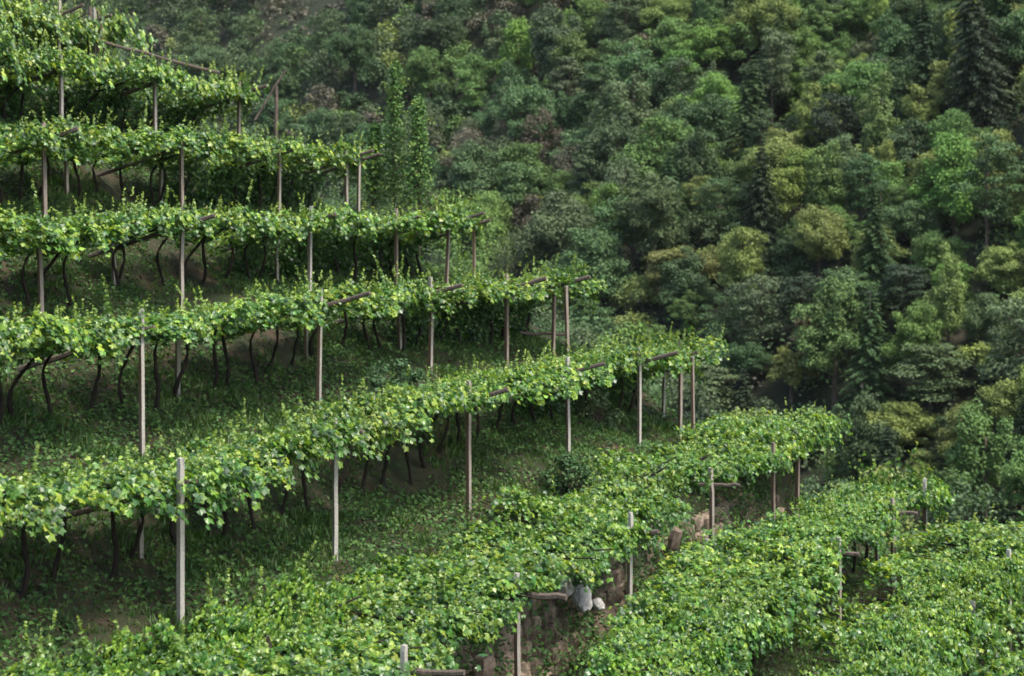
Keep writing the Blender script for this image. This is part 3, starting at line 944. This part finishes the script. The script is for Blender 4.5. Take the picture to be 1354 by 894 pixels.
DIM = {'broad': (8, 9), 'round': (8.5, 8), 'tall': (5.5, 10), 'shrub': (4.5, 3.8), 'spruce': (7.4, 15), 'pine': (7.3, 11), 'bare': (6, 7.5)}
TINT = {   # foliage base colours
    'green': (.096, .172, .045), 'blue': (.078, .146, .056), 'deep': (.052, .098, .037), 'fresh': (.118, .210, .044), 'olive': (.162, .208, .058),
    'yellow': (.178, .236, .056), 'dark': (.030, .052, .026), 'pine': (.078, .118, .050), 'dull': (.078, .116, .052), 'brown': (.098, .094, .064), 'rust': (.150, .118, .064),
}
WORD = {'green': "mid green", 'blue': "bluish green", 'deep': "deep green", 'fresh': "fresh green", 'olive': "olive green", 'yellow': "yellow-green", 'dark': "blackish green",
        'pine': "grey-green", 'dull': "dull green", 'brown': "brownish", 'rust': "rusty brown"}
KIND = {'broad': "broadleaf tree", 'round': "round-crowned tree", 'tall': "tall narrow tree", 'shrub': "shrub", 'spruce': "spruce", 'pine': "pine", 'bare': "thin half-bare tree"}
NAME = {'broad': "broadleaf_tree", 'round': "broadleaf_tree", 'tall': "broadleaf_tree", 'shrub': "shrub", 'spruce': "spruce_tree", 'pine': "pine_tree", 'bare': "bare_tree"}
CAT = {'broad': "tree", 'round': "tree", 'tall': "tree", 'shrub': "shrub", 'spruce': "spruce", 'pine': "pine", 'bare': "tree"}
used = set()
ONES = "zero one two three four five six seven eight nine ten eleven twelve thirteen fourteen fifteen sixteen seventeen eighteen nineteen".split()
TENS = "x x twenty thirty forty fifty sixty seventy eighty ninety hundred".split()
def say(n):
    n = int(max(0, min(100, n)))
    if n < 20: return ONES[n]
    return TENS[n // 10] + ("-" + ONES[n % 10] if n % 10 and n < 100 else "")
def place_label(what, u, v):
    """label by place: percent of the way across and down the photograph, nudged by one where another tree has the same"""
    pu, pv = round(u / 13.54), round(v / 8.94)
    pu, pv = max(0, min(100, pu)), max(0, min(100, pv))
    for du, dv in sorted(((a, b) for a in range(-6, 7) for b in range(-6, 7)), key=lambda q: (q[0] ** 2 + q[1] ** 2, q)):
        lab = f"{what}, {say(pu + du)} percent across and {say(pv + dv)} down"
        if lab not in used: break
    used.add(lab)
    return lab
LANDMARK = {}
def hit_hill(u, v):
    """point of the forested slope seen at (u, v)"""
    y = np.linspace(90, 640, 2200)
    d = (HV - v) / F * y - hill((u - CU) / F * y, y)
    i = np.argmax(d < 0)
    return (u - CU) / F * y[i], y[i]

trees = []        # (x, y, kind, tint, scale xy, scale z)
def tree_px(u, v, w, kind, tint, h=None):
    """tree whose crown shows w pixels wide round (u, v) in the photograph"""
    x, y = hit_hill(u, v)
    for _ in range(6):
        z0 = float(hill(np.array(x), np.array(y)))
        sc = w / F * y / DIM[kind][0]
        hh = (h / F * y / DIM[kind][1]) if h else sc
        cz = z0 + DIM[kind][1] * hh * (.60 if kind != 'spruce' else .5)
        dv = (HV - F * cz / y) - v                      # positive: crown too low, so the root must go up
        x, y = hit_hill(u, v + (HV - F * z0 / y - (HV - F * cz / y)))
    z0 = float(hill(np.array(x), np.array(y)))
    sc = w / F * y / DIM[kind][0]
    hh = (h / F * y / DIM[kind][1]) if h else sc
    trees.append((x, y, kind, tint, sc, hh))

KEY = [
    # right side
    (1300, 60, 120, 'spruce', 'dark', 240), (1008, 270, 95, 'spruce', 'dark', 190), (950, 262, 70, 'pine', 'deep', 100), (1150, 470, 95, 'spruce', 'deep', 170),
    (1100, 170, 80, 'pine', 'dark', 110), (1020, 110, 70, 'pine', 'pine', 130), (1005, 400, 85, 'pine', 'pine', 130), (945, 520, 130, 'pine', 'pine', 90), (1230, 500, 120, 'pine', 'pine', 110),
    (1180, 60, 70, 'tall', 'blue', 120), (1070, 235, 95, 'broad', 'yellow', 100), (1250, 230, 125, 'round', 'olive', 105), (1180, 250, 95, 'round', 'green', 90), (1205, 300, 85, 'round', 'blue', 80),
    (1330, 260, 90, 'round', 'olive', 90), (1335, 350, 90, 'broad', 'olive', 90), (1190, 120, 70, 'broad', 'yellow', 70), (1215, 145, 90, 'broad', 'green', 75), (1250, 105, 55, 'broad', 'olive', 55),
    (1080, 165, 60, 'broad', 'yellow', 70), (1060, 110, 75, 'broad', 'fresh', 85), (1135, 30, 80, 'broad', 'green', 80), (1200, 30, 75, 'broad', 'olive', 65), (940, 215, 75, 'round', 'fresh', 75),
    (895, 200, 95, 'broad', 'green', 105), (900, 360, 105, 'round', 'olive', 75), (850, 385, 70, 'broad', 'olive', 60), (910, 415, 60, 'tall', 'green', 80), (840, 430, 65, 'broad', 'olive', 45),
    (1110, 310, 80, 'broad', 'green', 80), (1160, 330, 90, 'round', 'olive', 80), (1240, 340, 85, 'round', 'green', 80), (1130, 390, 105, 'broad', 'blue', 90), (1195, 400, 90, 'pine', 'dark', 90),
    (1255, 380, 80, 'broad', 'fresh', 85), (1300, 420, 75, 'round', 'blue', 85), (1340, 460, 90, 'round', 'olive', 85), (1290, 470, 60, 'tall', 'yellow', 70), (1185, 560, 115, 'round', 'yellow', 80),
    (1280, 570, 90, 'round', 'olive', 90), (1340, 545, 110, 'round', 'yellow', 100), (1120, 610, 70, 'round', 'green', 70), (1220, 620, 80, 'round', 'olive', 60), (1330, 645, 70, 'shrub', 'rust', 60), (1275, 640, 70, 'broad', 'green', 60),
    (1070, 440, 50, 'bare', 'rust', 80), (1060, 390, 70, 'pine', 'dark', 100), (1040, 340, 80, 'broad', 'deep', 90), (870, 540, 70, 'broad', 'blue', 70), (820, 545, 70, 'broad', 'blue', 70), (1040, 600, 60, 'broad', 'deep', 60),
    # middle
    (835, 300, 115, 'broad', 'blue', 110), (780, 270, 80, 'broad', 'green', 80), (735, 330, 80, 'broad', 'green', 80), (690, 230, 110, 'round', 'green', 100), (640, 215, 70, 'broad', 'green', 70), (760, 200, 90, 'broad', 'blue', 80),
    (710, 320, 60, 'broad', 'fresh', 60), (770, 150, 60, 'round', 'blue', 55), (740, 60, 60, 'round', 'blue', 60), (820, 110, 75, 'broad', 'green', 75), (880, 70, 90, 'broad', 'green', 100), (940, 60, 90, 'broad', 'fresh', 90),
    (885, 275, 60, 'broad', 'fresh', 60), (650, 300, 50, 'round', 'dull', 50), (720, 270, 50, 'round', 'olive', 45), (755, 30, 55, 'broad', 'fresh', 55), (690, 75, 50, 'round', 'green', 50),
    (505, 48, 65, 'broad', 'yellow', 60), (515, 85, 60, 'broad', 'olive', 45), (420, 65, 70, 'broad', 'green', 60), (540, 20, 55, 'round', 'green', 45), (600, 60, 50, 'broad', 'green', 50),
    (670, 20, 60, 'bare', 'brown', 60), (640, 30, 55, 'bare', 'brown', 55), (630, 110, 60, 'bare', 'brown', 60), (660, 140, 55, 'bare', 'brown', 55), (690, 55, 50, 'bare', 'brown', 50), (455, 20, 50, 'bare', 'brown', 45), (800, 75, 55, 'bare', 'brown', 60),
    (300, 30, 60, 'broad', 'dull', 50), (220, 20, 60, 'broad', 'dull', 50), (370, 120, 55, 'bare', 'dull', 45), (240, 60, 50, 'broad', 'olive', 40), (400, 150, 60, 'broad', 'olive', 45), (455, 160, 60, 'broad', 'green', 50), (610, 170, 55, 'broad', 'green', 50), (590, 215, 50, 'broad', 'olive', 50),
    (780, 420, 70, 'broad', 'blue', 70), (800, 350, 70, 'broad', 'deep', 60), (960, 420, 75, 'pine', 'deep', 100), (980, 480, 70, 'broad', 'deep', 70),
]
NAMED = {0: "tall blackish spruce rising in the top right corner of the forest", 1: "dark broad spruce standing beside the bright yellow-green tree",
         4: "blackish flat-topped pine below the pale tree tops on the right", 6: "grey-green pine with a long bare orange stem above the vines",
         7: "low spreading grey-green pine just right of the sixth row's end", 8: "layered grey-green pine above the yellow-green trees low on the right",
         10: "bright yellow-green broadleaf tree right beside the dark broad spruce", 11: "wide dome-shaped olive tree, largest crown on the upper right",
         66: "bright yellow-green tree highest of the upper left slope"}
for i_, k_ in enumerate(KEY):
    tree_px(*k_)
    if i_ in NAMED: LANDMARK[i_] = NAMED[i_]
# fill the rest of the slope
LINE_U = [-200, 0, 110, 200, 330, 380, 490, 560, 650, 780, 880, 940, 1000, 1110, 1230, 1354, 1600]
LINE_V = [-60, -20, 30, 55, 90, 150, 195, 230, 285, 360, 430, 500, 540, 560, 640, 690, 720]
pos = [(t_[0], t_[1], DIM[t_[2]][0] * t_[4] * 1.12) for t_ in trees]      # the placed trees keep more room
r = np.random.default_rng(77)
concealed = set()
CONIF = [(k_[0], k_[1], k_[2], k_[5] if len(k_) > 5 else k_[2], trees[i_][1]) for i_, k_ in enumerate(KEY) if k_[3] in ('spruce', 'pine') and k_[0] > 880]
XF, YF = r.uniform(-150, 190, 26000), r.uniform(118, 520, 26000)
ZF = hill(XF, YF)
for x, y, z in zip(XF, YF, ZF):
    u, v = px(x, y, z + 5)
    if u < -70 or u > 1430 or v < -70 or z < -48: continue
    hidden = v > np.interp(u, LINE_U, LINE_V) + 45
    if v > np.interp(u, LINE_U, LINE_V) + 330: continue
    left = u < 640 and v < 260
    if 340 < u < 470 and v < 45: continue
    if u < 480 and r.random() < .5: continue
    pk = r.random()
    if left:
        kind = ['broad', 'bare', 'round', 'shrub', 'pine'][np.searchsorted([.40, .62, .74, .94], pk)]
        tint = {'bare': ['brown', 'dull'], 'pine': ['deep', 'pine']}.get(kind, ['dull', 'deep', 'deep', 'deep', 'blue', 'dull', 'green'])
    elif u < 880:
        kind = ['broad', 'round', 'bare', 'shrub', 'pine', 'tall'][np.searchsorted([.48, .70, .82, .90, .96], pk)]
        tint = {'bare': ['brown', 'dull'], 'pine': ['deep', 'pine']}.get(kind, ['green', 'blue', 'deep', 'blue', 'fresh', 'dull'])
    else:
        kind = ['broad', 'round', 'tall', 'pine', 'spruce'][np.searchsorted([.44, .66, .80, .92], pk)]
        tint = {'pine': ['pine', 'deep'], 'spruce': ['dark', 'deep']}.get(kind, ['green', 'blue', 'olive', 'deep', 'fresh', 'green', 'yellow', 'green', 'dull'] + (['olive', 'yellow', 'olive', 'olive'] if u > 960 and v > 90 else []))
    tint = tint[int(r.integers(len(tint)))]
    sc = r.uniform(.78, 1.32) * (.88 if left else .84 if u > 880 else 1.0)
    w = DIM[kind][0] * sc
    if any((x - a) ** 2 + (y - b) ** 2 < (.225 * (w + c)) ** 2 for a, b, c in pos): continue
    pos.append((x, y, w))
    if not hidden and any(abs(u - a) < b2 * .62 and -.35 * h2 < v - b < .50 * h2 and y < y2 + 2 for a, b, b2, h2, y2 in CONIF):
        kind, sc = 'shrub', r.uniform(.75, 1.15)      # low growth that keeps the conifers in sight
    if hidden: concealed.add(len(trees))
    trees.append((x, y, kind, tint, sc, sc * (r.uniform(.72, .95) if kind == 'spruce' else r.uniform(.95, 1.3))))
print("trees", len(trees))
show = [(DIM[t_[2]][0] * t_[4] * DIM[t_[2]][1] * t_[5] / t_[1] ** 2, i) for i, t_ in enumerate(trees)]
order = [i for a, i in sorted(show, reverse=True)]
near = [i for i in order if i not in concealed][:285]
far = [i for i in order if i not in set(near)]
print('wood', len(far), 'hidden', len(concealed))
def add_tree(i):
    x, y, kind, tint, sc, hh = trees[i]
    z = float(hill(np.array(x), np.array(y)))
    pr = PROTO[kind]
    trunk, crown = pr[i % len(pr)]
    root = empty(NAME[kind], (x, y, z), float(r.uniform(0, 6.28)))
    tr = obj("trunk", trunk, None, root, (0, 0, 0), (0, 0, 0), (sc, sc, hh))
    cr = obj("crown", crown, None, root, (0, 0, 0), (r.normal(0, .04), r.normal(0, .04), 0), (sc, sc, hh))
    g = r.uniform(.85, 1.15)
    c = np.array(TINT[tint]) * g * (1 + r.normal(0, .05, 3))
    cr.color = (*c, 1)
    u, v = px(x, y, z + DIM[kind][1] * hh * .6)
    lab = LANDMARK.get(i) or place_label(f"{WORD[tint]} {KIND[kind]} on the far slope", u, v)
    tag(root, lab, CAT[kind], "trees of the far forested slope")
for i in near: add_tree(i)
# the smallest and farthest trees read as one wood
if far:
    Vs, Fs, Cs, nv = [], [], [], 0
    for i in far:
        x, y, kind, tint, sc, hh = trees[i]
        z = float(hill(np.array(x), np.array(y)))
        W, H = DIM[kind][0] * sc, DIM[kind][1] * hh
        parts = []
        for q in range(13):
            d = unit(r.normal(0, 1, 3)); d[2] = abs(d[2])
            cc = np.array([x + d[0] * W * .34, y + d[1] * W * .34, z + H * (.40 + .42 * d[2])])
            cg = np.array(TINT[tint]) * r.uniform(.85, 1.2)
            parts.append(clump(r, cc, W * r.uniform(.11, .21), .8, 56 if y > 255 else 105, .46 if y > 255 else .30, cg * .88, cg * 1.12))
        V_ = [np.concatenate(a) for a in zip(*parts)]
        v, f, c = scatter(NEEDLE * np.array([2.0, 1, 1]), NEEDLE_F, *V_)
        Vs.append(v); Fs.append(f + nv); Cs.append(c); nv += len(v)
    tag(obj("distant_wood", mesh("distant_wood", np.concatenate(Vs), np.concatenate(Fs), np.concatenate(Cs)), M_TREE),
        "mass of small far trees filling the gaps high on the slope", "wood", kind='stuff')
# undergrowth on the forest floor
nU = 26000
xu, yu = r.uniform(-150, 200, nU), r.uniform(110, 520, nU)
zu = hill(xu, yu)
uu, vv = px(xu, yu, zu)
bare_patch = (uu > 350) & (uu < 450) & (vv > -40) & (vv < 75)
ok = (uu > -80) & (uu < 1440) & (vv > -60) & (vv < 760) & (~((uu < 480) & ~bare_patch & (r.random(nU) < .4)))
cu = np.array([TINT['deep'], TINT['green'], TINT['dull'], TINT['brown']])
parts = []
for x, y, z in zip(xu[ok], yu[ok], zu[ok]):
    w = r.uniform(.8, 2.1); scree = (HV - F * z / y) < 60 and 330 < CU + F * x / y < 480
    if scree: w *= .6
    g = (cu[3] * 1.1 if scree and r.random() < .8 else cu[r.choice(4, p=[.4, .3, .2, .1])]) * r.uniform(.7, 1.15)
    parts.append(clump(r, np.array([x, y, z + w * .6]), w, .9, 34 if y < 260 else 22, .42 if y < 260 else .6, g * .85, g * 1.15))
print("undergrowth", len(parts))
V_ = [np.concatenate(a) for a in zip(*parts)]
v, f, c = scatter(NEEDLE * np.array([2.2, 1, 1]), NEEDLE_F, *V_)
o = obj("undergrowth", mesh("undergrowth", v, f, c), M_TREE)
tag(o, "dark low undergrowth between the trees of the far slope", "undergrowth", kind='stuff')

# ------------------------------------------------------------------ slender trees and shrub beside the terraces
def slender(u, vt, vb, yd, wpx, label, seed, n):
    r = np.random.default_rng(seed)
    x = (u - CU) / F * yd
    zt = (HV - vt) / F * yd; zg = float(ground(x, yd))
    H = zt - zg
    zb = (HV - vb) / F * yd - zg
    m = MB(); f = np.linspace(0, 1, 10)
    lean = np.cumsum(r.normal(0, .015, 10))
    m.tube(np.stack([lean, lean * .3, -.3 + (H + .25) * f], 1), .05 * (1.1 - f), sides=6)
    parts = []
    wr = wpx / F * yd / 2
    nb = 46
    for i in range(nb):
        q = i / nb
        h = zb + (H - zb) * q
        env = wr * (1.2 - 1.0 * q) * r.uniform(.45, 1.1)
        a = i * 2.4
        c = np.array([np.interp(h, -.3 + (H + .25) * f, lean) + env * .65 * math.cos(a), env * .65 * math.sin(a), h])
        parts.append(clump(r, c, .10 + env * .40, 1.25, n, .085, (.046, .118, .026), (.100, .190, .040), up=.25))
        m.tube(np.stack([np.linspace(0, c[0], 4), np.linspace(0, c[1], 4), np.linspace(h - .35, h, 4)], 1), [.014, .011, .008, .005], sides=4)
    for i in range(26):
        h = zb + (H - zb) * r.random(); 
        parts.append(clump(r, np.array([r.normal(0, wr * .5), r.normal(0, wr * .5), h]), .12, 1.2, 14, .07, (.12, .19, .03), (.17, .24, .04), up=.3))
    root = empty("slender_tree", (x, yd, zg))
    tr = m.build("trunk", smooth=True); tr.materials.append(M_TRUNK); obj("trunk", tr, None, root)
    cr = finish("crown", parts, (TLEAF, TLEAF_F)); cr.materials.append(M_TREE); obj("crown", cr, None, root)
    tag(root, label, "tree")
slender(521, 84, 262, 53.0, 40, "taller of the two slender upright trees behind the fourth row", 31, 46)
slender(553, 130, 268, 52.4, 44, "shorter right-hand slender tree behind the fourth row", 32, 52)
slender(494, 165, 262, 53.2, 30, "low thin sapling left of the two slender upright trees", 33, 40)

def bush(u, v, yd, w, h, label, seed, cols, leaf=.075, n=60, ncl=22, name="bush"):
    r = np.random.default_rng(seed)
    x = (u - CU) / F * yd
    zg = float(ground(x, yd)); zc = (HV - v) / F * yd
    parts = []; m = MB()
    for i in range(ncl):
        d = unit(r.normal(0, 1, 3)); 
        c = np.array([d[0] * w * .42, d[1] * w * .42, zc - zg + d[2] * h * .42])
        parts.append(clump(r, c, w * r.uniform(.12, .2), .8, n, leaf, cols[0], cols[1], up=.5))
        b = np.array([0, 0, min(-.1, zc - zg - h * .5)]) 
        q = np.linspace(0, 1, 5)[:, None]
        m.tube(b + (c - b) * q + np.array([0, 0, .12]) * q * (1 - q), .018 * (1.1 - .8 * q[:, 0]), sides=4)
    root = empty(name, (x, yd, zg))
    st = m.build("stems", smooth=True); st.materials.append(M_TRUNK); obj("stems", st, None, root)
    cr = finish("foliage", parts, (TLEAF, TLEAF_F)); cr.materials.append(M_TREE); obj("foliage", cr, None, root, kind='stuff')
    tag(root, label, "bush")
bush(790, 545, 44.5, 1.15, 1.1, "pale feathery bush below the leaves of the sixth row's right end", 41, ((.045, .085, .04), (.10, .15, .06)))
bush(752, 628, 37.5, .95, .7, "dark round leafy bush growing at the back of the seventh row", 42, ((.022, .058, .018), (.05, .11, .03)))
bush(520, 498, 37.2, 1.1, .7, "low dark bush on the bank behind the sixth row", 43, ((.026, .062, .024), (.05, .11, .035)))

# ------------------------------------------------------------------ air between us and the far slope
HAZE = 0.000035
if HAZE > 0:
    hb = MB()
    x0, x1, y0, y1, z0, z1 = -640, 640, -110, 960, -75, 640
    hb.add([(x0, y0, z0), (x1, y0, z0), (x1, y1, z0), (x0, y1, z0), (x0, y0, z1), (x1, y0, z1), (x1, y1, z1), (x0, y1, z1)],
           [(3, 2, 1, 0), (4, 5, 6, 7), (0, 1, 5, 4), (1, 2, 6, 5), (2, 3, 7, 6), (3, 0, 4, 7)])
    mh = bpy.data.materials.new("haze"); mh.use_nodes = True
    nt = mh.node_tree
    nt.nodes.remove(nt.nodes["Principled BSDF"])
    pv = nt.nodes.new("ShaderNodeVolumePrincipled")
    pv.inputs["Color"].default_value = (.80, .88, .88, 1)
    pv.inputs["Density"].default_value = HAZE
    nt.links.new(pv.outputs[0], nt.nodes["Material Output"].inputs["Volume"])
    tag(obj("haze", hb.build("haze"), mh), "thin pale haze in the air over the valley", "haze", kind='stuff')
